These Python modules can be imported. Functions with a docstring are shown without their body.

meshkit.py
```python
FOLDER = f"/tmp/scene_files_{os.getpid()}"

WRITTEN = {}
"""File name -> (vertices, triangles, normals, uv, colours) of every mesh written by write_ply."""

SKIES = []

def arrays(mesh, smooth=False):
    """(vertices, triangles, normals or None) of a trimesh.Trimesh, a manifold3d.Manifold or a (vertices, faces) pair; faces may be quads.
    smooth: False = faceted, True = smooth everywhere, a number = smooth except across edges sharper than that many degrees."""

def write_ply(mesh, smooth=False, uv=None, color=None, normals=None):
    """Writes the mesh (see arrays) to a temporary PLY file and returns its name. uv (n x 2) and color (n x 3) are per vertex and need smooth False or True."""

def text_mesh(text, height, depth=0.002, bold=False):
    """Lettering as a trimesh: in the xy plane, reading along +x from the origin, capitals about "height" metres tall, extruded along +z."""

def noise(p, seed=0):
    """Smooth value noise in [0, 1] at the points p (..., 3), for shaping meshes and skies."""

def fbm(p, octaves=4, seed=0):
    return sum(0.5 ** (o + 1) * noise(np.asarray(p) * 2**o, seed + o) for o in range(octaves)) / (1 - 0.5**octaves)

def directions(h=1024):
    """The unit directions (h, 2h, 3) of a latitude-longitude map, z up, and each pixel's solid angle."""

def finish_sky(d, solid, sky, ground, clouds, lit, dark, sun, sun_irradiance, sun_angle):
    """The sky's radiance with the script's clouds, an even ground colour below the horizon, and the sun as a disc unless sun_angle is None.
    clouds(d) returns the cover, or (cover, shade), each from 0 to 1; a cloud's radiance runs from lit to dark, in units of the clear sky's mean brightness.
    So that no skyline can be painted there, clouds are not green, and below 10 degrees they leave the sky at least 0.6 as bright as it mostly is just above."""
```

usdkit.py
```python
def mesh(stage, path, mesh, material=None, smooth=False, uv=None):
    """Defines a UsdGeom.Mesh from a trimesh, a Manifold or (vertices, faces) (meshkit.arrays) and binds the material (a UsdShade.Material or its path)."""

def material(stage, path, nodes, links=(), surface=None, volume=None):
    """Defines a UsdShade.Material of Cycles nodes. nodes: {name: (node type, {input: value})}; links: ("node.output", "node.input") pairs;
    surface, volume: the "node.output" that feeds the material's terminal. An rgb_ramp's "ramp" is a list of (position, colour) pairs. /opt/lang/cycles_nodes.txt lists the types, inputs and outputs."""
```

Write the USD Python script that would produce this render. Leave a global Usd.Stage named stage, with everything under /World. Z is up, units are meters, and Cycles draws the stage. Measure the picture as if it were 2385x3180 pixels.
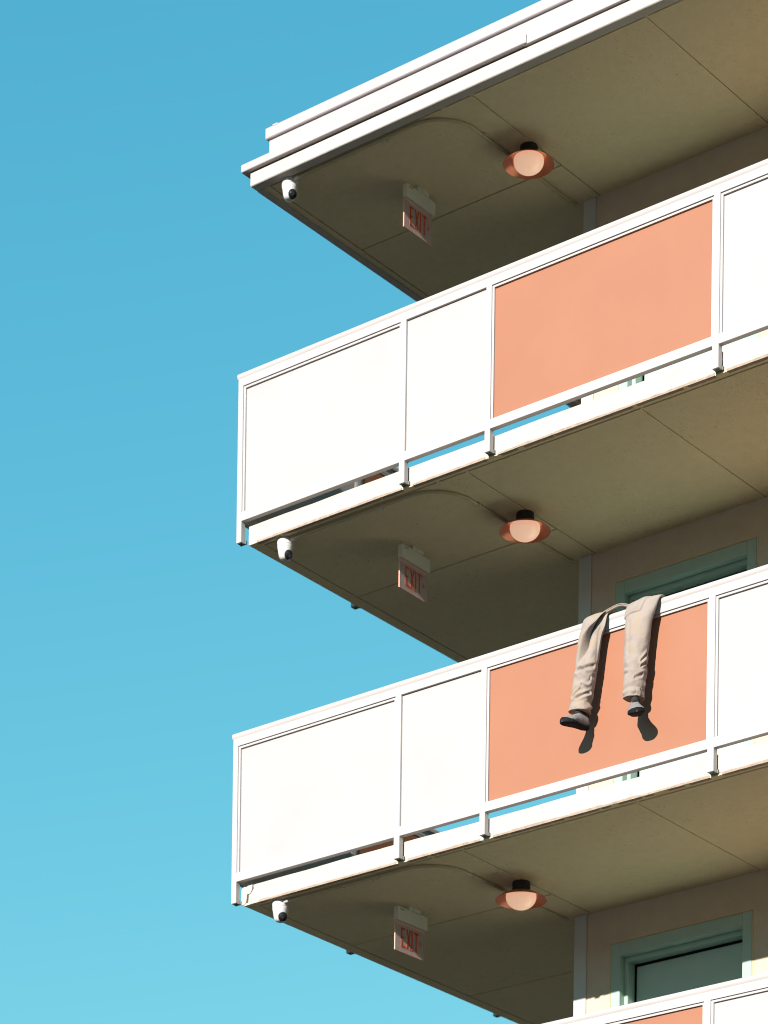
import math, random
import numpy as np, trimesh, manifold3d, usdkit, meshkit
from shapely.geometry import Polygon, Point, box as sbox
from pxr import Usd, UsdGeom, UsdLux, UsdShade, Gf, Sdf

random.seed(7); rng = np.random.default_rng(7)
stage = Usd.Stage.CreateInMemory()
UsdGeom.SetStageUpAxis(stage, UsdGeom.Tokens.z); UsdGeom.SetStageMetersPerUnit(stage, 1.0)
UsdGeom.Xform.Define(stage, '/World'); UsdGeom.Scope.Define(stage, '/World/Looks')

# ------------------------------------------------------------------ camera, sky, sun, exposure
ZO = 6.8                                        # height of the model's zero above the ground
EXPOSURE = 1.0
SUN = np.array([0.12, -1.0, 0.386]); SUN /= np.linalg.norm(SUN)   # direction towards the sun
SUN_I, SKY_S = 1.2, 0.15
SKY_TINT = (.246, .985, 1.355)
CAM = np.array([16.27238758, -18.38465166, -4.75809646 + ZO])
RIGHT = np.array([0.78130998, 0.62399496, 0.01360177]); DOWN = np.array([0.00214581, 0.01910707, -0.99981514]); FWD = np.array([-0.6241395, 0.78119473, 0.01358957])
F_PX, CX, CY, W_PX, H_PX = 10278.4056, 1186.639, 6270.972, 2385.0, 3180.0
cam = UsdGeom.Camera.Define(stage, '/World/camera')
cm = Gf.Matrix4d(*[float(v) for r in ([*RIGHT, 0], [*(-DOWN), 0], [*(-FWD), 0], [*CAM, 1]) for v in r])
cam.AddTransformOp().Set(cm)
AP = 36.0
cam.CreateHorizontalApertureAttr(AP); cam.CreateVerticalApertureAttr(AP * H_PX / W_PX)
cam.CreateFocalLengthAttr(AP * F_PX / W_PX)
cam.CreateHorizontalApertureOffsetAttr(AP * (W_PX / 2 - CX) / W_PX)
cam.CreateVerticalApertureOffsetAttr(AP * (CY - H_PX / 2) / W_PX)
cam.CreateFStopAttr(2.6); cam.CreateFocusDistanceAttr(22.6)
cam.CreateClippingRangeAttr(Gf.Vec2f(0.1, 3000.0))
cam.GetPrim().GetAttribute('exposure').Set(EXPOSURE) if cam.GetPrim().HasAttribute('exposure') else cam.CreateExposureAttr(EXPOSURE)

sky = UsdLux.DomeLight.Define(stage, '/World/sky')
sky_m = usdkit.material(stage, '/World/Looks/sky_air', {
    's': ('sky_texture', {'sky_type': 'single_scattering', 'sun_disc': False, 'sun_elevation': float(math.asin(SUN[2])),
                          'sun_rotation': float(math.atan2(SUN[0], SUN[1])), 'altitude': 50.0, 'air_density': 1.0, 'aerosol_density': 0.0, 'ozone_density': 1.0}),
    'sp': ('separate_color', {'color_type': 'rgb'}), 'pr': ('math', {'math_type': 'power', 'value2': 1.25}), 'pg': ('math', {'math_type': 'power', 'value2': .63}), 'pb': ('math', {'math_type': 'power', 'value2': .42}), 'cc': ('combine_color', {'color_type': 'rgb'}),
    't': ('mix_color', {'blend_type': 'multiply', 'fac': 1.0, 'b': SKY_TINT}),
    'b': ('background_shader', {'strength': SKY_S})}, [('s.color', 'sp.color'), ('sp.r', 'pr.value1'), ('sp.g', 'pg.value1'), ('sp.b', 'pb.value1'), ('pr.value', 'cc.r'), ('pg.value', 'cc.g'), ('pb.value', 'cc.b'), ('cc.color', 't.a'), ('t.result', 'b.color')], surface='b.background')
UsdShade.MaterialBindingAPI.Apply(sky.GetPrim()).Bind(sky_m)
sky.GetPrim().SetCustomDataByKey('kind', 'structure')
sun = UsdLux.DistantLight.Define(stage, '/World/sun')
sun.CreateIntensityAttr(SUN_I); sun.CreateAngleAttr(0.5); sun.CreateColorAttr(Gf.Vec3f(1.0, 0.91, 0.84))
sun.CreateNormalizeAttr(True)
sx = np.cross([0, 0, 1.0], SUN); sx /= np.linalg.norm(sx); sy = np.cross(SUN, sx)
sun.AddTransformOp().Set(Gf.Matrix4d(*[float(v) for r in ([*sx, 0], [*sy, 0], [*SUN, 0], [0, 0, 60, 1]) for v in r]))

# ------------------------------------------------------------------ helpers
used = {}
def numbered(path):
    n = used.get(path, -1) + 1; used[path] = n
    return path if n == 0 else f'{path}_{n:03d}'
def pth(o): return '/World' if o is None else str(o.GetPath())
def obj(name, mesh, m, parent=None, smooth=False, label=None):
    p = usdkit.mesh(stage, numbered(pth(parent) + '/' + name), mesh, m, smooth=smooth).GetPrim()
    if label: p.SetCustomDataByKey('label', label)
    return p
def tag(o, label=None, cat=None, group=None, kind=None):
    for k, v in (('label', label), ('category', cat), ('group', group), ('kind', kind)):
        if v: o.SetCustomDataByKey(k, v)
    return o
def thing(name, label, cat, loc=(0, 0, 0), group=None):
    x = UsdGeom.Xform.Define(stage, numbered('/World/' + name)); x.AddTranslateOp().Set(Gf.Vec3d(*map(float, loc)))
    return tag(x.GetPrim(), label, cat, group)
def dup(root, loc, label, turn=0.0):
    was = root.GetCustomData()
    r = thing(root.GetName(), label, was['category'], loc, was.get('group'))
    if turn: UsdGeom.Xformable(r).AddRotateZOp().Set(turn)
    r.GetReferences().AddInternalReference(root.GetPath()); r.SetInstanceable(True)
    return r
def xf(name, parent):
    return UsdGeom.Xform.Define(stage, numbered(pth(parent) + '/' + name)).GetPrim()
def bx(x0, x1, y0, y1, z0, z1, b=0.0):
    if b <= 0:
        return trimesh.creation.box(bounds=[[x0, y0, z0], [x1, y1, z1]])
    P = []
    for x, sx_ in ((x0, 1), (x1, -1)):
        for y, sy_ in ((y0, 1), (y1, -1)):
            for z, sz_ in ((z0, 1), (z1, -1)):
                P += [(x + sx_ * b, y + sy_ * b, z), (x + sx_ * b, y, z + sz_ * b), (x, y + sy_ * b, z + sz_ * b)]
    return trimesh.convex.convex_hull(np.array(P))
cat = trimesh.util.concatenate
def prism_y(poly, y0, y1):
    """shapely polygon in (x, z) made solid between y0 and y1"""
    m = trimesh.creation.extrude_polygon(poly, y1 - y0, engine='earcut')
    v = m.vertices.copy(); m.vertices = np.stack([v[:, 0], y1 - v[:, 2], v[:, 1]], 1)
    return m
def prism_x(poly, x0, x1):
    """shapely polygon in (y, z) made solid between x0 and x1"""
    m = trimesh.creation.extrude_polygon(poly, x1 - x0, engine='earcut')
    v = m.vertices.copy(); m.vertices = np.stack([x0 + v[:, 2], v[:, 0], v[:, 1]], 1)
    return m
def lathe(prof, n=64):
    return trimesh.creation.revolve(np.array(prof, float), sections=n)
def tube(pts, r, n=14):
    c = [(r * math.cos(a), r * math.sin(a)) for a in np.linspace(0, 2 * math.pi, n, endpoint=False)]
    return trimesh.creation.sweep_polygon(Polygon(c), np.array(pts, float), engine='earcut')
def swap_xy(m):
    """mirror x and y (turns a run along x into a run along y) keeping faces outward"""
    m = m.copy(); m.vertices = m.vertices[:, [1, 0, 2]]; m.faces = m.faces[:, ::-1]
    return m
def lin(r, g, b):
    return tuple(((c / 255 + 0.055) / 1.055) ** 2.4 if c > 10 else c / 255 / 12.92 for c in (r, g, b))

# ------------------------------------------------------------------ materials
def paint(name, col, col2=None, scale=3.0, rough=0.5, bump=0.0, bscale=60.0, spec=0.5, speck=None, extra=None, detail=6.0):
    """base colour broken up by noise, optional fine relief and optional dark specks"""
    col2 = col2 or tuple(c * 0.93 for c in col)
    n = {'g': ('geometry', {}), 'n': ('noise_texture', {'scale': scale, 'detail': detail, 'roughness': 0.6}),
         'r': ('rgb_ramp', {'ramp': [(0.3, col2), (0.7, col)]}),
         'p': ('principled_bsdf', {'roughness': rough, 'specular_ior_level': spec, **(extra or {})})}
    l = [('g.position', 'n.vector'), ('n.fac', 'r.fac')]
    out = 'r.color'
    if speck:
        sc, amount, dark = speck
        n['sn'] = ('noise_texture', {'scale': sc, 'detail': 3.0, 'roughness': 0.65}); n['sr'] = ('rgb_ramp', {'ramp': [(amount - 0.04, (1, 1, 1)), (amount + 0.03, (0, 0, 0))]})
        n['big'] = ('noise_texture', {'scale': 2.2, 'detail': 2.0}); n['br'] = ('rgb_ramp', {'ramp': [(0.42, (0, 0, 0)), (0.62, (1, 1, 1))]})
        n['mm'] = ('math', {'math_type': 'multiply'}); n['mx'] = ('mix_color', {'blend_type': 'mix', 'b': dark})
        l += [('g.position', 'sn.vector'), ('sn.fac', 'sr.fac'), ('g.position', 'big.vector'), ('big.fac', 'br.fac'), ('sr.color', 'mm.value1'), ('br.color', 'mm.value2'), (out, 'mx.a'), ('mm.value', 'mx.fac')]
        out = 'mx.result'
    l.append((out, 'p.base_color'))
    if bump > 0:
        n['bn'] = ('noise_texture', {'scale': bscale, 'detail': 6.0, 'roughness': 0.65}); n['b'] = ('bump', {'strength': 1.0, 'distance': bump})
        l += [('g.position', 'bn.vector'), ('bn.fac', 'b.height'), ('b.normal', 'p.normal')]
    return usdkit.material(stage, '/World/Looks/' + name, n, l, surface='p.BSDF')

M = {}
M['white'] = paint('white_paint', (.42, .400, .392), (.385, .366, .355), 2.0, .45, .0006, 90)
M['panel_white'] = paint('white_panel_board', (.362, .344, .349), (.340, .323, .326), 1.2, .5, .0004, 140)
M['fascia'] = paint('white_fascia_sheet', (.370, .340, .347), (.342, .314, .320), 1.4, .5, .0006, 40)
M['cream'] = paint('cream_slab_edge', (.44, .408, .375), (.40, .366, .328), 4.0, .75, .003, 70)
M['floor'] = paint('grey_walkway_floor', (.105, .095, .085), (.085, .077, .068), 3.0, .8)
M['worn'] = paint('worn_plaster_edge', (.37, .29, .225), (.25, .19, .14), 22.0, .9, .006, 110)
M['coral'] = paint('coral_panel_board', (.293, .120, .063), (.276, .110, .057), 1.5, .5, .0005, 160)
M['soffit'] = paint('olive_stucco_soffit', (.72, .605, .39), (.665, .555, .35), 16.0, .9, .004, 130, .2, speck=(44.0, .36, (.44, .37, .23)))
M['groove'] = paint('dark_joint_strip', (.22, .18, .085), None, 9.0, .9, 0, 1, .1)  # darker olive tan of the slab body, seen in the joints
M['wall'] = paint('sand_stucco_wall', (.55, .47, .37), (.50, .425, .33), 8.0, .9, .006, 150, .2)
M['bead'] = paint('stucco_edge_bead', (.55, .43, .24), None, 9.0, .8)
M['trim'] = paint('white_corner_trim', (.48, .49, .48), (.43, .44, .43), 3.0, .5)
M['teal'] = paint('teal_door_paint', (.31, .435, .38), (.285, .40, .345), 4.0, .45, .0004, 90)
M['teal_leaf'] = paint('teal_door_leaf_paint', (.36, .49, .43), (.335, .455, .395), 3.0, .4, .0004, 90)
M['dark'] = paint('dark_steel', (.012, .012, .012), None, 9.0, .5)
M['gap'] = paint('unlit_gap', (.012, .012, .012), None, 9.0, .9)
M['bracket'] = paint('oxidised_bracket', (.16, .165, .13), (.10, .10, .08), 30.0, .7)
M['conduit'] = paint('olive_painted_conduit', (.50, .44, .28), (.44, .38, .24), 8.0, .5)
M['copper'] = paint('copper_shade', (.66, .22, .115), (.56, .175, .09), 6.0, .24, .0003, 60, .6, extra={'metallic': .35})
M['globe'] = paint('opal_glass', (.84, .66, .53), (.82, .63, .50), 2.0, .18, 0, 1, .6, extra={'emission_color': (1.0, .58, .38), 'emission_strength': .30})
M['camwhite'] = paint('white_plastic', (.58, .57, .56), (.55, .54, .53), 5.0, .35)
M['black'] = paint('black_glass', (.012, .012, .014), None, 9.0, .12)
M['housing'] = paint('sign_housing', (.62, .63, .53), (.57, .58, .49), 6.0, .45)
M['red'] = paint('red_lettering', (.55, .07, .025), None, 9.0, .4)
M['sole'] = paint('dark_rubber', (.012, .013, .016), (.009, .010, .012), 40.0, .8, spec=.12)
M['shoe'] = paint('grey_suede', (.215, .20, .195), (.155, .145, .14), 60.0, .9, .0008, 400, .15)
M['lining'] = paint('black_lining', (.015, .015, .016), None, 9.0, .9)
M['asphalt'] = paint('asphalt_forecourt', (.034, .029, .022), (.026, .022, .016), .8, .9, .004, 60)
M['roofing'] = paint('roof_membrane', (.5, .49, .47), None, 3.0, .8)
M['interior'] = paint('plain_block', (.45, .42, .36), None, 3.0, .9)
M['cloth'] = usdkit.material(stage, '/World/Looks/beige_canvas', {
    'g': ('geometry', {}), 'n': ('noise_texture', {'scale': 9.0, 'detail': 5.0}), 'r': ('rgb_ramp', {'ramp': [(.36, (.235, .195, .165)), (.5, (.272, .230, .203)), (.66, (.285, .225, .165))]}),
    'w1': ('noise_texture', {'scale': 900.0, 'detail': 2.0}), 'w2': ('noise_texture', {'scale': 45.0, 'detail': 6.0, 'roughness': .6}), 'a': ('math', {'math_type': 'multiply_add', 'value2': .12}),
    'b': ('bump', {'strength': 1.0, 'distance': .003}), 'p': ('principled_bsdf', {'roughness': .9, 'specular_ior_level': .2, 'sheen_weight': .15})},
    [('g.position', 'n.vector'), ('n.fac', 'r.fac'), ('r.color', 'p.base_color'), ('g.position', 'w1.vector'), ('g.position', 'w2.vector'), ('w1.fac', 'a.value1'), ('w2.fac', 'a.value3'), ('a.value', 'b.height'), ('b.normal', 'p.normal')], surface='p.BSDF')
M['acrylic'] = usdkit.material(stage, '/World/Looks/clear_acrylic', {
    't': ('transparent_bsdf', {'color': (.92, .88, .86)}), 'd': ('diffuse_bsdf', {'color': (.80, .62, .58)}), 'gl': ('glossy_bsdf', {'roughness': .08}),
    'f': ('fresnel', {'IOR': 1.49}), 'm': ('mix_closure', {'fac': .48}), 'o': ('mix_closure', {})},
    [('t.transparent', 'm.closure1') if False else ('t.BSDF', 'm.closure1'), ('d.BSDF', 'm.closure2'), ('m.closure', 'o.closure1'), ('gl.BSDF', 'o.closure2'), ('f.fac', 'o.fac')], surface='o.closure')
M['acrylic_edge_glow'] = paint('acrylic_edge_glow', (.80, .40, .32), None, 8.0, .2)  # pink colour paints in the glow along the edge-lit panel

# ------------------------------------------------------------------ ground
gm = trimesh.Trimesh([[-600, -600, 0], [600, -600, 0], [600, 600, 0], [-600, 600, 0]], [[0, 1, 2], [0, 2, 3]], process=False)
tag(obj('ground', gm, M['asphalt']), kind='structure')

M['added_hill'] = paint('added_hillside', (.05, .05, .026), (.03, .033, .018), .05, .95)  # ring of hills added out of view to block low sky and deepen shade
ha = np.linspace(0, 2 * math.pi, 241); hr = np.array([170., 230, 290, 350, 420, 520, 600]); hh = np.array([-.5, 14, 36, 54, 66, 74, 70])
hv = []
for a in ha[:-1]:
    k = .82 + .36 * meshkit.fbm(np.array([[math.cos(a) * 3, math.sin(a) * 3, 0]]), 4, 5)[0]
    for q, (rr, z) in enumerate(zip(hr, hh)):
        hv.append((rr * math.cos(a), rr * math.sin(a), z * k + (meshkit.fbm(np.array([[rr * math.cos(a) / 40, rr * math.sin(a) / 40, 0]]), 4, 9)[0] - .5) * (14 if q else 0)))
nr, na = len(hr), len(ha) - 1
hi_, hj = np.meshgrid(np.arange(na), np.arange(nr - 1), indexing='ij')
hf = np.stack([hi_ * nr + hj, hi_ * nr + hj + 1, (hi_ + 1) % na * nr + hj + 1, (hi_ + 1) % na * nr + hj], -1).reshape(-1, 4)
hm = trimesh.Trimesh(np.array(hv), np.vstack([hf[:, [0, 2, 1]], hf[:, [0, 3, 2]]]), process=False)
tag(obj('added_hills', hm, M['added_hill'], smooth=True), kind='structure')

# ------------------------------------------------------------------ building (local height 0 at model zero, all shifted by ZO)
HGT = 2.7
HPB, HS, HT, HB, HCB, HP, HF, HC = 1.161, 1.149, 1.287, 1.318, 1.385, 2.317, 2.333, 2.436
XS, YS, YW, XW = .071, .062, 1.719, 1.918                    # slab end and front, wall plane, wall corner
XEND, YEND = 9.6, 9.0
DOOR0, DOOR1, DTOP = 2.250, 3.482, .876
POSTS = [(0, .047), (1.542, 1.593), (2.309, 2.356), (4.203, 4.254), (5.80, 5.85), (6.56, 6.61), (8.46, 8.51)]
EPOSTS = [(1.352, 1.405), (3.26, 3.31), (4.86, 4.91), (6.72, 6.77)]
bld = thing('motel_building', 'white, coral and sand coloured motel block with open walkways stacked one above the other', 'building', (0, 0, ZO))

def soffit_panels(parent, z, mat, x_far=XEND):
    """stucco ceiling boards with recessed joints between them; the strip of slab above the joints shows as the dark line"""
    g = .007
    xs = [.172, 2.062, 3.548, 5.45, 7.35, x_far]
    ys_left = [.128, 1.222, 2.712, 4.2, 5.7, 7.2, YEND]
    t = .014
    pcs = []
    pcs.append(bx(XS, x_far, YS + .002, .128 - g * 1.35, z, z + t))                            # front margin outside the drip groove
    pcs.append(bx(XS, .172 - g, .128 - g + .0005, YEND, z + .0005, z + t))                     # end margin
    for a, b in zip(ys_left[:-1], ys_left[1:]):
        pcs.append(bx(.172 + g, xs[1] - g, a + g, b - g, z, z + t))
    for x0, x1 in zip(xs[1:-1], xs[2:]):
        pcs.append(bx(x0 + g * .6, x1 - g * .6, .128 + g, YW + .1, z, z + t))
    for m in pcs:
        obj('soffit_panel', m, mat, parent)
    # short bridges where the drip groove is interrupted
    br = [bx(x0, x0 + .022, .1155, .1405, z - .0015, z + t - .001) for x0 in (1.79, 2.052, 3.545, 5.5)]
    obj('groove_bridge', cat(br), mat, parent)

def edge_band(z0, z1, seed, chip=False):
    """front edge of a slab: slightly uneven plaster band, notched under every rail post"""
    r = np.random.default_rng(seed); lo, hi = [], []
    xs = np.arange(XS, XEND, .03)
    n1 = meshkit.fbm(np.stack([xs * 5, xs * 0 + seed, xs * 0], 1), 4, seed) - .5
    n2 = meshkit.fbm(np.stack([xs * 3, xs * 0 + seed, xs * 0 + 9], 1), 4, seed + 5) - .5
    for i, x in enumerate(xs):
        notch = .013 if any(a - .012 < x < b + .022 for a, b in POSTS[1:]) else 0
        lo.append((x, z0 + .001 + max(0, n1[i]) * .012 + notch)); hi.append((x, z1 + n2[i] * .008))
    if chip:
        lo = [p for p in lo if p[0] > .155]; hi = [p for p in hi if p[0] > .17]
        lo = [(.118, z0 + .03), (.112, z0 + .012), (.13, z0 + .001)] + lo; hi = [(.165, z1 - .002), (.168, z1 - .03), (.15, z1 - .052), (.122, z1 - .066)][::-1] + hi
    return Polygon(lo + hi[::-1]).buffer(0)

for lv in (-1, 0, 1, 2, 3):
    o = (lv - 1) * HGT
    slab = obj('walkway_slab', bx(XS, XEND, .118, YEND, o + HS + .014, o + HT - .002), M['groove'], bld)
    obj('floor_finish', bx(XS + .05, XEND, .1190, YEND - .01, o + HT - .0015, o + HT + .003), M['floor'], slab)
    chip = lv == 2
    pl = edge_band(o + HS, o + HT + .003, 20 + lv, chip)
    obj('edge_band', prism_y(pl if pl.geom_type == 'Polygon' else max(pl.geoms, key=lambda q: q.area), YS, .1175), M['cream'], slab)
    if chip:   # broken off corner pieces of the plaster band
        c1 = Polygon([(.050, o + HS + .012), (.075, o + HS + .004), (.098, o + HS + .022), (.104, o + HS + .055), (.107, o + HT - .004), (.078, o + HT + .002), (.052, o + HT - .01)])
        c2 = Polygon([(.110, o + HT - .060), (.136, o + HT - .061), (.157, o + HT - .035), (.161, o + HT + .002), (.1095, o + HT + .001)])
        obj('broken_plaster', cat([prism_y(c1, YS - .004, .112), prism_y(c2, YS - .007, .1165)]), M['cream'], slab, label='cracked and broken plaster at the corner of the slab edge')
        obj('exposed_core', bx(.1045, .122, .085, .1172, o + HS + .02, o + HT - .05), M['worn'], slab)
    # worn lower arris
    segs = []
    pst = [(-.2, .19)] + POSTS[1:] + [(XEND, XEND)] if chip else [(-.2, .12)] + POSTS[1:] + [(XEND, XEND)]
    for (a, b), (c, d) in zip(pst[:-1], pst[1:]):
        x0, x1 = b + .03, c - .015
        if x1 - x0 < .1: continue
        xs = np.arange(x0, x1, .025); nn = meshkit.fbm(np.stack([xs * 14, xs * 0 + lv, xs * 0], 1), 4, 3 + lv)
        top = [(x, o + HS + .016 + .012 * (v - .5)) for x, v in zip(xs, nn)]; bot = [(x, o + HS - .001 + .006 * max(0, v - .55)) for x, v in zip(xs, nn[::-1])]
        segs.append(prism_y(Polygon(bot + top[::-1]).buffer(0), YS - .003, YS + .03))
    obj('worn_edge', cat(segs), M['worn'], slab)
    obj('end_edge', bx(XS + .0005, .1205, .118, YEND, o + HS + .0005 + .014, o + HT + .0035), M['cream'], slab)
    soffit_panels(slab, o + HS, M['soffit'])

# walls: front wall in pieces round the doors, and the end and back walls
TOPW = 3 * HGT + HS - .02
DOORS = [(DOOR0, DOOR1), (6.3, 7.53)]
for lv in (0, 1, 2, 3, 4):
    o = (lv - 1) * HGT
    z0, z1, zt = o - HGT + HT + .004, o + HS - .0005, o + DTOP
    if lv == 4: z1 = 3 * HGT + 1.1435
    xs = [XW + .112] + [v for d in DOORS for v in d] + [XEND]
    w = xf('wall', bld)
    for a, b in zip(xs[0::2], xs[1::2]):
        obj('wall_pier', bx(a, b, YW, YW + .2, z0, z1), M['wall'], w)
    for a, b in DOORS:
        obj('wall_head', bx(a + .0005, b - .0005, YW + .0005, YW + .199, zt, z1 - .0005), M['wall'], w)
        bead = [bx(a - .009, a - .001, YW - .0035, YW + .02, z0, zt + .009), bx(b + .001, b + .009, YW - .0035, YW + .02, z0, zt + .009), bx(a - .001, b + .001, YW - .0035, YW + .02, zt + .001, zt + .009)]
        obj('stucco_bead', cat(bead), M['bead'], w)
        d = xf('door', bld)
        y0 = YW - .006
        c = .082
        fr = [bx(a + .001, a + c, y0, YW + .15, z0, zt - .001, .004), bx(b - c, b - .001, y0, YW + .15, z0, zt - .001, .004), bx(a + c - .002, b - c + .002, y0 + .0005, YW + .15, zt - c - .018, zt - .0015, .004)]
        obj('door_frame', cat(fr), M['teal'], d)
        s = c + .032
        st = [bx(a + c - .002, a + s, YW + .055, YW + .149, z0, zt - c - .017, .004), bx(b - s, b - c + .002, YW + .055, YW + .149, z0, zt - c - .017, .004), bx(a + s - .002, b - s + .002, YW + .0555, YW + .1485, zt - c - .018 - .035, zt - c - .0165, .004)]
        obj('door_stop', cat(st), M['teal'], d)
        obj('door_leaf', bx(a + s + .014, b - s - .006, YW + .150, YW + .195, z0 + .01, zt - c - .018 - .035 - .018, .003), M['teal_leaf'], d)
        obj('gap_shade_sheet', bx(a + .002, b - .002, YW + .1955, YW + .199, z0, zt - .002), M['gap'], d)  # black sheet behind the leaf, standing in for shade in the gap
    # corner trim post
    obj('corner_post', bx(XW, XW + .1115, YW - .014, YW + .12, z0, z1, .004), M['trim'], bld)
obj('end_wall', bx(XW + .012, XW + .2, YW + .1205, YEND, -ZO, 3 * HGT + 1.14), M['wall'], bld)
obj('back_wall', bx(XW + .2005, XEND, YEND - .2, YEND - .001, -ZO, 3 * HGT + 1.14), M['interior'], bld)
obj('side_wall', bx(XEND - .2, XEND - .001, YW + .2005, YEND - .2005, -ZO, 3 * HGT + 1.14), M['wall'], bld)

# roof
RZ = 3 * HGT
rs = RZ + 1.144
roof = obj('roof', bx(XS + .002, XEND, .118, YEND, rs + .014, RZ + 1.24), M['groove'], bld)
obj('fascia_band', bx(.0592, XEND, .030, .1175, rs - .010, RZ + 1.236, .006), M['cream'], roof)
obj('fascia_band_end', bx(.0595, .1185, .118, YEND, rs - .0095, RZ + 1.2355), M['cream'], roof)
soffit_panels(roof, rs, M['soffit'])
F0 = RZ + 1.2375
lap = 2.62
obj('drip_flashing', bx(-.002, lap, -.006, .17, F0 + .006, F0 + .064, .004), M['fascia'], roof)
obj('drip_flashing', bx(lap - .02, XEND, .004, .17, F0 + .0005, F0 + .0625, .003), M['fascia'], roof)
obj('drip_flashing', bx(-.0015, .17, .1705, YEND, F0 + .0065, F0 + .0635), M['fascia'], roof)
obj('flashing_lap', bx(lap - .012, lap + .012, -.0075, .05, F0 + .004, F0 + .066, .003), M['fascia'], roof)
obj('upper_fascia', bx(.136, XEND, .156, .30, F0 + .064, RZ + 1.5165), M['fascia'], roof)
obj('upper_fascia', bx(.1365, .30, .3005, YEND, F0 + .0645, RZ + 1.516), M['fascia'], roof)
obj('coping', bx(.112, XEND, .132, .40, RZ + 1.517, RZ + 1.601, .006), M['fascia'], roof)
obj('coping', bx(.1125, .40, .4005, YEND, RZ + 1.5175, RZ + 1.6, .006), M['fascia'], roof)
obj('coping_joint', bx(.185, .235, .129, .36, RZ + 1.590, RZ + 1.606, .003), M['fascia'], roof)
obj('roof_membrane', bx(.305, XEND, .305, YEND, F0 + .05, F0 + .12), M['roofing'], roof)

# ------------------------------------------------------------------ railings
def cap_profile(y0=-.007, y1=.058, z0=HC - .047, z1=HC):
    h = z1 - z0
    p = [(y1 - .006, z0), (y1, z0 + .006), (y1, z1 - .02)]
    for a in np.linspace(0, math.pi / 2, 6): p.append((y1 - .02 + .02 * math.cos(a), z1 - .02 + .02 * math.sin(a)))
    for a in np.linspace(math.pi / 2, math.pi, 7): p.append((y0 + .024 + .024 * math.cos(a), z1 - .024 + .024 * math.sin(a)))
    p += [(y0, z0 + .022), (y0 + .003, z0 + .011), (.0018, z0 + .001), (.012, z0)]
    return Polygon(p)
CAPP = cap_profile()
def side(parent, posts, start, stop, colours, turn):
    """one run of railing along x (turn=swap_xy lays it along y)"""
    edges = [start] + [v for p in posts for v in p] + [stop]
    for a, b in posts:
        post = turn(bx(a, b, .0, .046, HPB, HC - .0457, .002))
        po = obj('post', post, M['white'], parent)
        obj('bracket', turn(cat([bx(a - .003, b + .008, .0465, .060, HPB + .0, HPB + .024), bx(a + .006, b - .006, .006, .040, HPB - .003, HPB - .0005)])), M['bracket'], po)
    bays = [(edges[i], edges[i + 1]) for i in range(0, len(edges), 2)]
    for (a, b), c in zip(bays, colours):
        if b - a < .2: continue
        obj('top_rail', turn(bx(a - .001, b + .001, .001, .045, HF, HC - .0455, .0012)), M['white'], parent)
        obj('bottom_rail', turn(bx(a - .001, b + .001, .001, .045, HB, HCB, .0015)), M['white'], parent)
        flush = b - a < 1.0
        fy, py, fw = (.020, .021, .012) if flush else (.011, .026, .017)
        fr = [bx(a + .0005, a + fw, fy, .044, HCB, HF - .0005), bx(b - fw, b - .0005, fy, .044, HCB, HF - .0005), bx(a + fw - .0005, b - fw + .0005, fy + .0003, .0435, HF - fw, HF - .001), bx(a + fw - .0005, b - fw + .0005, .0125, .0435, HCB - .004, HCB + .003)]
        pn = obj('panel', turn(bx(a + .002, b - .002, py, .040, HCB - .003, HF - .003)), M[c], parent, label='coral orange panel' if c == 'coral' else None)
        obj('panel_frame', turn(cat(fr)), M['white'], pn)
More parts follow.
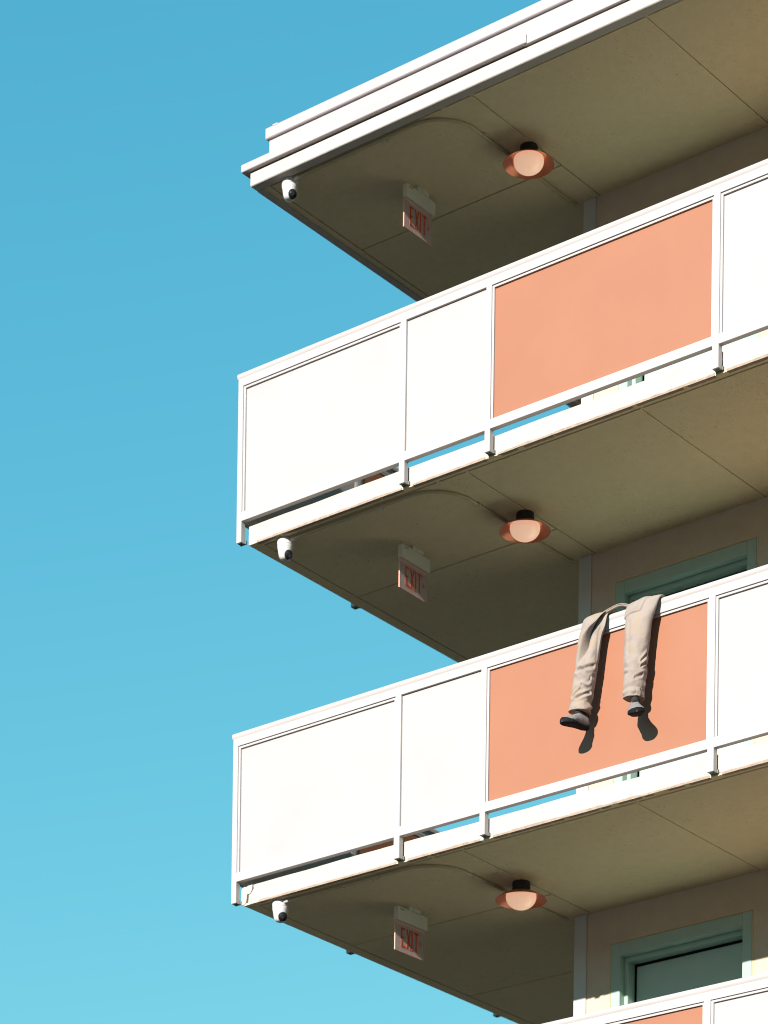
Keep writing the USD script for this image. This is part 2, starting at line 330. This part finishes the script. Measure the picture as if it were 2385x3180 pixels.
rail = thing('walkway_railing', 'uppermost white railing with coral panel, on the walkway right under the roof', 'railing', (0, 0, ZO + 2 * HGT), 'walkway railings')
side(rail, POSTS, -.05, XEND, ['x', 'panel_white', 'panel_white', 'coral', 'panel_white', 'panel_white', 'coral', 'panel_white'], lambda m: m)
side(rail, EPOSTS, .0475, 8.6, ['panel_white', 'coral', 'panel_white', 'panel_white', 'coral'], swap_xy)
mc = prism_x(CAPP, -.007, XEND)
obj('handrail_cap', mc, M['white'], rail, smooth=40)
obj('handrail_cap', swap_xy(prism_x(CAPP, .0635, 8.6)), M['white'], rail, smooth=40)
obj('cap_end', trimesh.creation.icosphere(2, .012).apply_translation([-.006, .012, HC - .022]), M['white'], rail, smooth=True)
rail2 = dup(rail, (0, 0, ZO + HGT), 'middle white railing with coral panel, the one that two legs dangle over')
rail1 = dup(rail, (0, 0, ZO), 'lowest white railing with coral panel, its top just showing at the bottom right')
for lv in (0, -1):
    dup(rail, (0, 0, ZO + (lv - 1) * HGT), ('white railing with coral panel one storey below the picture', 'white railing with coral panel two storeys below the picture')[-lv])

# ------------------------------------------------------------------ ceiling lamps
SOF = {4: ZO + rs, 3: ZO + 2 * HGT + HS, 2: ZO + HGT + HS}
lamp = thing('ceiling_lamp', 'copper coloured dish lamp with pale globe under the roof soffit', 'ceiling lamp', (2.010, .885, SOF[4]), 'ceiling lamps')
obj('lamp_base', lathe([(0, 0), (.064, 0), (.066, -.004), (.066, -.070), (.062, -.0745), (0, -.0745)]), M['dark'], lamp, smooth=35)
obj('lamp_shade', lathe([(.0, -.075), (.080, -.0755), (.110, -.083), (.155, -.107), (.186, -.1295), (.188, -.132), (.185, -.1325), (.152, -.111), (.108, -.088), (.0, -.080)][::-1]), M['copper'], lamp, smooth=35)
gl = trimesh.creation.icosphere(4, .111); gl.vertices *= [1, 1, .80]; gl.apply_translation([0, 0, -.108])
gl = trimesh.intersections.slice_mesh_plane(gl, [0, 0, -1], [0, 0, -.090], cap=False)
obj('lamp_globe', gl, M['globe'], lamp, smooth=True)
dup(lamp, (2.016, .890, SOF[3]), 'copper coloured dish lamp with pale globe, the middle one, above the dangling legs')
dup(lamp, (2.022, .893, SOF[2]), 'copper coloured dish lamp with pale globe under the lowest soffit')

# ------------------------------------------------------------------ turret cameras
tc = thing('security_camera', 'white turret camera at the corner under the roof soffit', 'security camera', (.345, .155, SOF[4] - .0005), 'security cameras')
obj('camera_base', lathe([(0, 0), (.058, 0), (.061, -.004), (.061, -.040), (.058, -.045), (0, -.045)]), M['camwhite'], tc, smooth=35)
body = lathe([(0, -.0455), (.056, -.0455), (.060, -.050), (.060, -.058), (.055, -.075), (.051, -.105), (.046, -.128), (.036, -.144), (.020, -.152), (0, -.154)])
obj('camera_body', body, M['camwhite'], tc, smooth=35)
eye = trimesh.creation.icosphere(3, .037); eye.apply_translation([.026, -.006, -.117])
obj('camera_eye', eye, M['black'], tc, smooth=True)
ln = trimesh.creation.cylinder(.016, .012); ln.apply_transform(trimesh.geometry.align_vectors([0, 0, 1], np.array([.75, -.15, -.64]))); ln.apply_translation(np.array([.026, -.006, -.117]) + .038 * np.array([.75, -.15, -.64]))
obj('camera_lens', ln, M['black'], tc)
obj('cable_gland', cat([trimesh.creation.cylinder(.012, .03, transform=trimesh.transformations.rotation_matrix(math.pi / 2, [0, 1, 0])).apply_translation([.078, -.02, -.02]), trimesh.creation.icosphere(2, .013).apply_translation([.093, -.02, -.02])]), M['camwhite'], tc, smooth=40)
dup(tc, (.350, .155, SOF[3] - .0005), 'white turret camera at the corner under the uppermost walkway', 7.0)
dup(tc, (.352, .155, SOF[2] - .0005), 'white turret camera at the corner under the broken slab edge', -6.0)

# ------------------------------------------------------------------ exit signs (seen face on from +x)
ex = thing('exit_sign', 'clear hanging sign with red EXIT lettering under the roof soffit', 'exit sign', (1.03, .840, SOF[4] - .0005), 'exit signs')
obj('ceiling_plate', bx(-.028, .028, -.050, .085, -.030, 0, .002), M['housing'], ex)
hz = obj('sign_housing', bx(-.022, .022, -.172, .172, -.128, -.0305, .003), M['housing'], ex)
obj('housing_seam', cat([bx(.0215, .0228, -.150, -.100, -.052, -.046), bx(.027, .0287, -.004, .001, -.022, -.012)]), M['bracket'], hz)
obj('acrylic_panel', bx(-.004, .004, -.180, .152, -.352, -.1285, .001), M['acrylic'], ex)
obj('acrylic_edge_glow', cat([bx(-.0045, .0045, -.1795, .1515, -.3545, -.3525), bx(-.0045, .0045, -.1825, -.1805, -.3545, -.135), bx(-.0045, .0045, .1525, .1545, -.3545, -.135), bx(-.0046, .0046, -.175, .15, -.1445, -.1370)]), M['acrylic_edge_glow'], ex)
def letter(strokes, y, w, h):
    """strokes: ((u0, v0), (u1, v1)) in a unit box, drawn as flat bars on the x=+ face, reading towards +y"""
    out = []
    for (u0, v0), (u1, v1) in strokes:
        p0, p1 = np.array([y + u0 * w, v0 * h]), np.array([y + u1 * w, v1 * h]); d = (p1 - p0) / np.linalg.norm(p1 - p0); n = np.array([-d[1], d[0]]) * .0066
        poly = Polygon([p0 + n - d * .0, p1 + n, p1 - n, p0 - n])
        out.append(prism_x(poly, .0045, .0062))
    m = cat(out); m.apply_translation([0, 0, -.318]); return m
HL, WL = .148, .042
for nm, st, y in (('letter_e', [((0.1, 0), (0.1, 1)), ((0, .06), (1, .06)), ((0, .5), (.8, .5)), ((0, .94), (1, .94))], -.112),
                  ('letter_x', [((0, 0), (1, 1)), ((0, 1), (1, 0))], -.050), ('letter_i', [((.5, 0), (.5, 1))], -.008), ('letter_t', [((.5, 0), (.5, 1)), ((-.1, .94), (1.1, .94))], .040)):
    obj(nm, letter(st, y, WL, HL), M['red'], ex)
ch = cat([prism_x(Polygon([(.104, -.262), (.122, -.242), (.104, -.222), (.098, -.228), (.111, -.242), (.098, -.256)]), .0045, .0055)])
obj('chevron', ch, M['red'], ex)
dup(ex, (1.03, .840, SOF[3] - .0005), 'clear hanging sign with red EXIT lettering under the uppermost walkway', 1.2)
dup(ex, (1.045, .838, SOF[2] - .0005), 'clear hanging sign with red EXIT lettering under the lowest soffit in view', -1.6)

# ------------------------------------------------------------------ conduits
def conduit_path():
    P = [(.44, .140, -.018), (.56, .150, -.0105)] + [(x, .152, -.0105) for x in (.8, 1.1, 1.35, 1.52)]
    for a in np.linspace(-math.pi / 2, 0, 10)[1:]: P.append((1.52 + .32 * math.cos(a), .152 + .32 + .32 * math.sin(a), -.0105))
    P += [(1.842, .9, -.0105), (1.846, 1.40, -.0105), (1.850, 1.66, -.0105), (1.87, 1.70, -.020)]
    return P
cd = thing('conduit', 'olive painted conduit bending from camera to wall corner under the roof soffit', 'conduit', (0, 0, SOF[4]), 'conduits')
obj('conduit_pipe', tube(conduit_path(), .0118), M['conduit'], cd, smooth=40)
clips = [bx(x - .009, x + .009, .136, .172, -.0215, -.001, .002) for x in (.95, 1.28)] + [bx(1.826, 1.862, y - .009, y + .009, -.0215, -.001, .002) for y in (.55, 1.45)]
for c_ in clips: obj('pipe_clip', c_, M['conduit'], cd)
obj('wire_nut', cat([trimesh.creation.cylinder(.006, .02).apply_translation([x, .19, -.012]) for x in (1.205, 1.245)]), M['camwhite'], cd)
dup(cd, (0, 0, SOF[3]), 'olive painted conduit bending from camera to wall corner under the uppermost walkway')
dup(cd, (0, 0, SOF[2]), 'olive painted conduit bending from camera to wall corner under the lowest soffit in view')

# ------------------------------------------------------------------ two trouser legs with shoes over the middle railing
pz = ZO                                                     # coordinates below are model coordinates, shifted by ZO
trouser_legs = thing('trouser_legs', 'two limp legs of beige trousers with grey shoes, dangling over the middle railing', 'trouser_legs', (3.48, -.05, ZO + 4.35))
OFF = np.array([3.48, -.05, 4.35])
def catmull(P, n):
    P = np.array(P, float); P = np.vstack([2 * P[0] - P[1], P, 2 * P[-1] - P[-2]]); out = []
    k = len(P) - 3
    for s in np.linspace(0, k - 1e-6, n):
        i = int(s); t = s - i; a, b, c, d = P[i:i + 4]
        out.append(.5 * ((2 * b) + (-a + c) * t + (2 * a - 5 * b + 4 * c - d) * t * t + (-a + 3 * b - 3 * c + d) * t ** 3))
    return np.array(out)
def trouser_leg(keys, creases, seed, n=230, m=120):
    """keys: x, y, z, half width, half thickness along the leg from the seat over the rail to the cuff.
    Rings keep their width along x; creases are (s0, a0, s1, a1, depth, width) valleys in leg fraction and angle."""
    K = catmull(keys, n); c, hw, ht = K[:, :3], K[:, 3], K[:, 4]
    t = np.gradient(c, axis=0); t /= np.linalg.norm(t, axis=1, keepdims=True)
    wx = np.array([1.0, 0, 0]) - t * t[:, :1]; wx /= np.linalg.norm(wx, axis=1, keepdims=True)
    nn = np.cross(t, wx)
    A = np.linspace(0, 2 * math.pi, m, endpoint=False); S = np.linspace(0, 1, n)
    sg, ag = np.meshgrid(S, A, indexing='ij')
    ca, sa = np.cos(ag), np.sin(ag)
    e = .86
    X = hw[:, None, None] * (np.sign(ca) * np.abs(ca) ** e)[..., None] * wx[:, None] + ht[:, None, None] * (np.sign(sa) * np.abs(sa) ** e)[..., None] * nn[:, None]
    P = c[:, None] + X
    out = X / (np.linalg.norm(X, axis=2, keepdims=True) + 1e-9)
    L = 1.05
    q = np.stack([ca * 1.1, sa * 1.1, sg * L * 9 + seed], 2)
    d = (meshkit.fbm(q * .55, 3, seed) - .5) * .016
    low = np.clip((sg - .62) / .3, 0, 1)
    fold = np.sin(sg * 95 + 3.5 * meshkit.noise(np.stack([ca * 1.5, sa * 1.5, sg * 16], 2), seed + 3) * 2 + 1.4 * np.sin(ag + seed))
    d += low * .0055 * fold * meshkit.noise(np.stack([ca * 2, sa * 2, sg * 12 + 4], 2), seed + 7) * 1.6
    for kind, s0, a0, s1, a1, dep, wd in creases:
        u = (sg - s0) / (s1 - s0); al = a0 + np.clip(u, 0, 1) * (a1 - a0)
        if kind == 'lap':          # cloth on the right side of the line lies deeper, under the flap on its left
            T = np.clip(u * 6, 0, 1) * np.clip((1.0 - u) * 3.0, 0, 1)
            x = (al - ag) * .085
            d -= dep * T / (1 + np.exp(-x / .0025)) * np.exp(-np.maximum(x, 0) / wd)
            d += dep * .25 * T * np.exp(-((x + .012) / .014) ** 2)
        elif kind == 'crease':
            k = np.clip(((sg - s0) * (s1 - s0) + (ag - a0) * (a1 - a0) * .02) / ((s1 - s0) ** 2 + (a1 - a0) ** 2 * .02 + 1e-9), 0, 1)
            dist = np.sqrt((sg - s0 - k * (s1 - s0)) ** 2 + ((ag - a0 - k * (a1 - a0)) * .10) ** 2)
            dep = dep * .75; d -= dep * np.exp(-(dist / wd) ** 2) - dep * .6 * np.exp(-((dist - 1.9 * wd) / wd) ** 2)
        else:                      # a sewn-on patch
            d += dep / (1 + np.exp(-(np.minimum(np.minimum(sg - s0, s1 - sg) * 1.0, np.minimum(ag - a0, a1 - ag) * .10)) / .0012))
    P = P + out * d[..., None]
    v = P.reshape(-1, 3)
    i, j = np.meshgrid(np.arange(n - 1), np.arange(m), indexing='ij')
    f = np.stack([i * m + j, i * m + (j + 1) % m, (i + 1) * m + (j + 1) % m, (i + 1) * m + j], -1).reshape(-1, 4)
    f = np.vstack([f[:, [0, 1, 2]], f[:, [0, 2, 3]]])
    v = np.vstack([v, P[0].mean(0), P[-1].mean(0)]); a, b = len(v) - 2, len(v) - 1
    jj = np.arange(m)
    f = np.vstack([f, np.stack([np.full(m, a), (jj + 1) % m, jj], 1), np.stack([np.full(m, b), (n - 1) * m + jj, (n - 1) * m + (jj + 1) % m], 1)])
    mm = trimesh.Trimesh(v - OFF, f, process=False); mm.fix_normals(); return mm
ZC = HC + HGT                                              # top of the handrail cap
# left leg / right leg
legL = trouser_leg([(3.40, .34, ZC - .34, .10, .09), (3.36, .20, ZC - .16, .10, .07), (3.325, .09, ZC - .01, .100, .030), (3.312, .025, ZC + .017, .100, .014), (3.305, -.030, ZC - .012, .098, .020), (3.306, -.062, ZC - .10, .094, .042),
                    (3.298, -.080, 4.96, .086, .058), (3.283, -.088, 4.82, .080, .064), (3.262, -.090, 4.69, .076, .066), (3.243, -.092, 4.58, .073, .066), (3.228, -.092, 4.47, .072, .066)],
                   [('lap', .31, .45, .74, 1.95, .10, .075), ('crease', .52, .5, .60, 1.0, .010, .012), ('crease', .74, .2, .77, 1.8, .011, .009), ('crease', .80, .4, .76, 1.6, .010, .008), ('crease', .85, 1.2, .88, .1, .012, .009),
                    ('crease', .89, .2, .93, 1.5, .012, .009), ('crease', .92, 2.0, .88, 1.3, .009, .008), ('patch', .955, -9, 2, 9, .0035, 0)], 3)
legR = trouser_leg([(3.58, .34, ZC - .34, .11, .09), (3.66, .20, ZC - .16, .12, .07), (3.690, .09, ZC - .01, .122, .030), (3.700, .025, ZC + .017, .128, .014), (3.700, -.030, ZC - .012, .126, .020), (3.700, -.066, ZC - .10, .116, .042),
                    (3.697, -.086, 4.95, .104, .056), (3.688, -.092, 4.80, .091, .062), (3.683, -.094, 4.68, .084, .064), (3.682, -.094, 4.57, .076, .064), (3.672, -.094, 4.455, .072, .064)],
                   [('patch', .30, 1.35, .53, 3.0, .011, 0), ('crease', .44, 1.7, .50, 1.75, .008, .010), ('crease', .74, -.2, .80, .55, .011, .009), ('crease', .79, -.3, .83, .5, .010, .008), ('crease', .88, .3, .90, 1.1, .011, .009),
                    ('crease', .60, 1.9, .78, 1.7, .005, .014), ('patch', .955, -9, 2, 9, .0035, 0), ('patch', .952, .35, 2, .8, .005, 0)], 11)
# loose fold of cloth standing up beside the left leg on top of the rail
fp = catmull([(3.36, -.015, ZC + .004, 0, 0), (3.425, .0, ZC + .030, 0, 0), (3.475, .022, ZC + .047, 0, 0), (3.53, .045, ZC + .034, 0, 0), (3.60, .075, ZC - .004, 0, 0)], 40)[:, :3] - OFF
fold = trimesh.creation.sweep_polygon(Polygon([(math.cos(a) * .024, math.sin(a) * .007) for a in np.linspace(0, 2 * math.pi, 20, endpoint=False)]), fp, engine='earcut')
fold2 = trimesh.creation.sweep_polygon(Polygon([(math.cos(a) * .008, math.sin(a) * .006) for a in np.linspace(0, 2 * math.pi, 16, endpoint=False)]), fp + np.array([.004, -.022, -.016]) * np.linspace(1, .3, 40)[:, None], engine='earcut')
seat = trimesh.creation.icosphere(4, 1.0); seat.vertices *= [.19, .13, .14]; seat.apply_translation(np.array([3.49, .36, ZC - .42]) - OFF)
def mani(m):
    m = m.copy(); m.merge_vertices(); return manifold3d.Manifold(manifold3d.Mesh(vert_properties=np.asarray(m.vertices, np.float32), tri_verts=np.asarray(m.faces, np.uint32)))
tro = mani(legL) + mani(legR) + mani(seat) + mani(fold) + mani(fold2)
trm = tro.to_mesh(); trm = trimesh.Trimesh(trm.vert_properties[:, :3], trm.tri_verts)
obj('trousers', trm, M['cloth'], trouser_legs, smooth=60)

def shoe(heel, toe, roll, flip, wide=1.0):
    """heel and toe: points of the sole's two ends; roll: sideways tilt in radians"""
    heel, toe = np.array(heel, float) - OFF, np.array(toe, float) - OFF
    ux = toe - heel; Ln = np.linalg.norm(ux); ux /= Ln
    uz = np.array([0, 0, 1.0]) - ux * ux[2]; uz /= np.linalg.norm(uz); uy = np.cross(uz, ux)
    c, s = math.cos(roll), math.sin(roll); uy, uz = uy * c + uz * s, uz * c - uy * s
    n, m = 48, 40
    S = np.linspace(0, 1, n)
    halfw = np.interp(S, [0, .04, .12, .3, .5, .68, .82, .92, .97, 1], [.006, .024, .031, .031, .034, .044, .045, .035, .022, .004]) * wide
    bend = np.interp(S, [0, .4, .7, 1], [0, .004, .0, -.010]) * flip
    top = np.interp(S, [0, .03, .10, .28, .45, .6, .75, .88, .96, 1], [.045, .085, .100, .100, .088, .070, .056, .046, .036, .020])
    def loft(zlo, zhi, wm, e):
        A = np.linspace(0, 2 * math.pi, m, endpoint=False); v = []
        for k in range(n):
            zc, hz_ = (zlo[k] + zhi[k]) / 2, (zhi[k] - zlo[k]) / 2
            for a in A:
                yy = halfw[k] * wm * math.copysign(abs(math.cos(a)) ** e, math.cos(a)) + bend[k]
                zz = zc + hz_ * math.copysign(abs(math.sin(a)) ** e, math.sin(a))
                if zz > zc: yy = bend[k] + (yy - bend[k]) * (1 - .35 * (zz - zc) / max(hz_, 1e-6) * (wm < 1.02))
                v.append(heel + ux * (S[k] * Ln) + uy * yy + uz * zz)
        i, j = np.meshgrid(np.arange(n - 1), np.arange(m), indexing='ij')
        f = np.stack([i * m + j, i * m + (j + 1) % m, (i + 1) * m + (j + 1) % m, (i + 1) * m + j], -1).reshape(-1, 4)
        f = np.vstack([f[:, [0, 1, 2]], f[:, [0, 2, 3]]])
        jj = np.arange(m); v = np.array(v); v = np.vstack([v, v[:m].mean(0), v[-m:].mean(0)])
        f = np.vstack([f, np.stack([np.full(m, len(v) - 2), (jj + 1) % m, jj], 1), np.stack([np.full(m, len(v) - 1), (n - 1) * m + jj, (n - 1) * m + (jj + 1) % m], 1)])
        mm = trimesh.Trimesh(v, f, process=False); mm.fix_normals(); return mm
    up = obj('shoe', loft(np.full(n, .004), top, 1.0, .75), M['shoe'], trouser_legs, smooth=50)
    rand = np.interp(S, [0, .1, .3, .55, .75, .9, 1], [.034, .022, .016, .018, .026, .034, .036])
    obj('sole', loft(np.full(n, -.006) + .010 * np.clip((S - .8) / .2, 0, 1) ** 2, rand, 1.06, .55), M['sole'], up, smooth=50)
    # dark collar round the ankle and a pull tab at the heel
    cc = heel + ux * (Ln * .24) + uz * .088
    col = trimesh.creation.icosphere(3, 1.0); col.vertices = cc + col.vertices @ np.stack([ux * .058, uy * .031, uz * .036])
    obj('ankle_collar', col, M['lining'], up, smooth=True)
    tg = trimesh.creation.icosphere(2, 1.0); tg.vertices = heel + ux * -.002 + uz * .088 + tg.vertices @ np.stack([ux * .008, uy * .012, uz * .020])
    obj('heel_tab', tg, M['lining'], up, smooth=True)
    strip = [heel + ux * (Ln * q) + uy * bend[int(q * 47)] + uz * (np.interp(q, S, top) + .001) for q in (.36, .42, .48, .54)]
    obj('laces', cat([tube([p - uy * .016, p + uz * .003, p + uy * .016], .0028, 8) for p in strip]), M['lining'], up)
shoe((3.243, -.022, 4.372), (3.216, -.270, 4.350), -.05, 1, 1.12)
shoe((3.652, -.022, 4.368), (3.780, -.226, 4.290), .12, -1, 1.22)
# loose drawstring loop beside the right cuff
lp = catmull([(3.607, -.06, 4.60, 0, 0), (3.594, -.07, 4.575, 0, 0), (3.590, -.075, 4.545, 0, 0), (3.598, -.07, 4.51, 0, 0)], 14)[:, :3] - OFF
obj('drawstring', tube(lp, .0035, 8), M['lining'], trouser_legs)
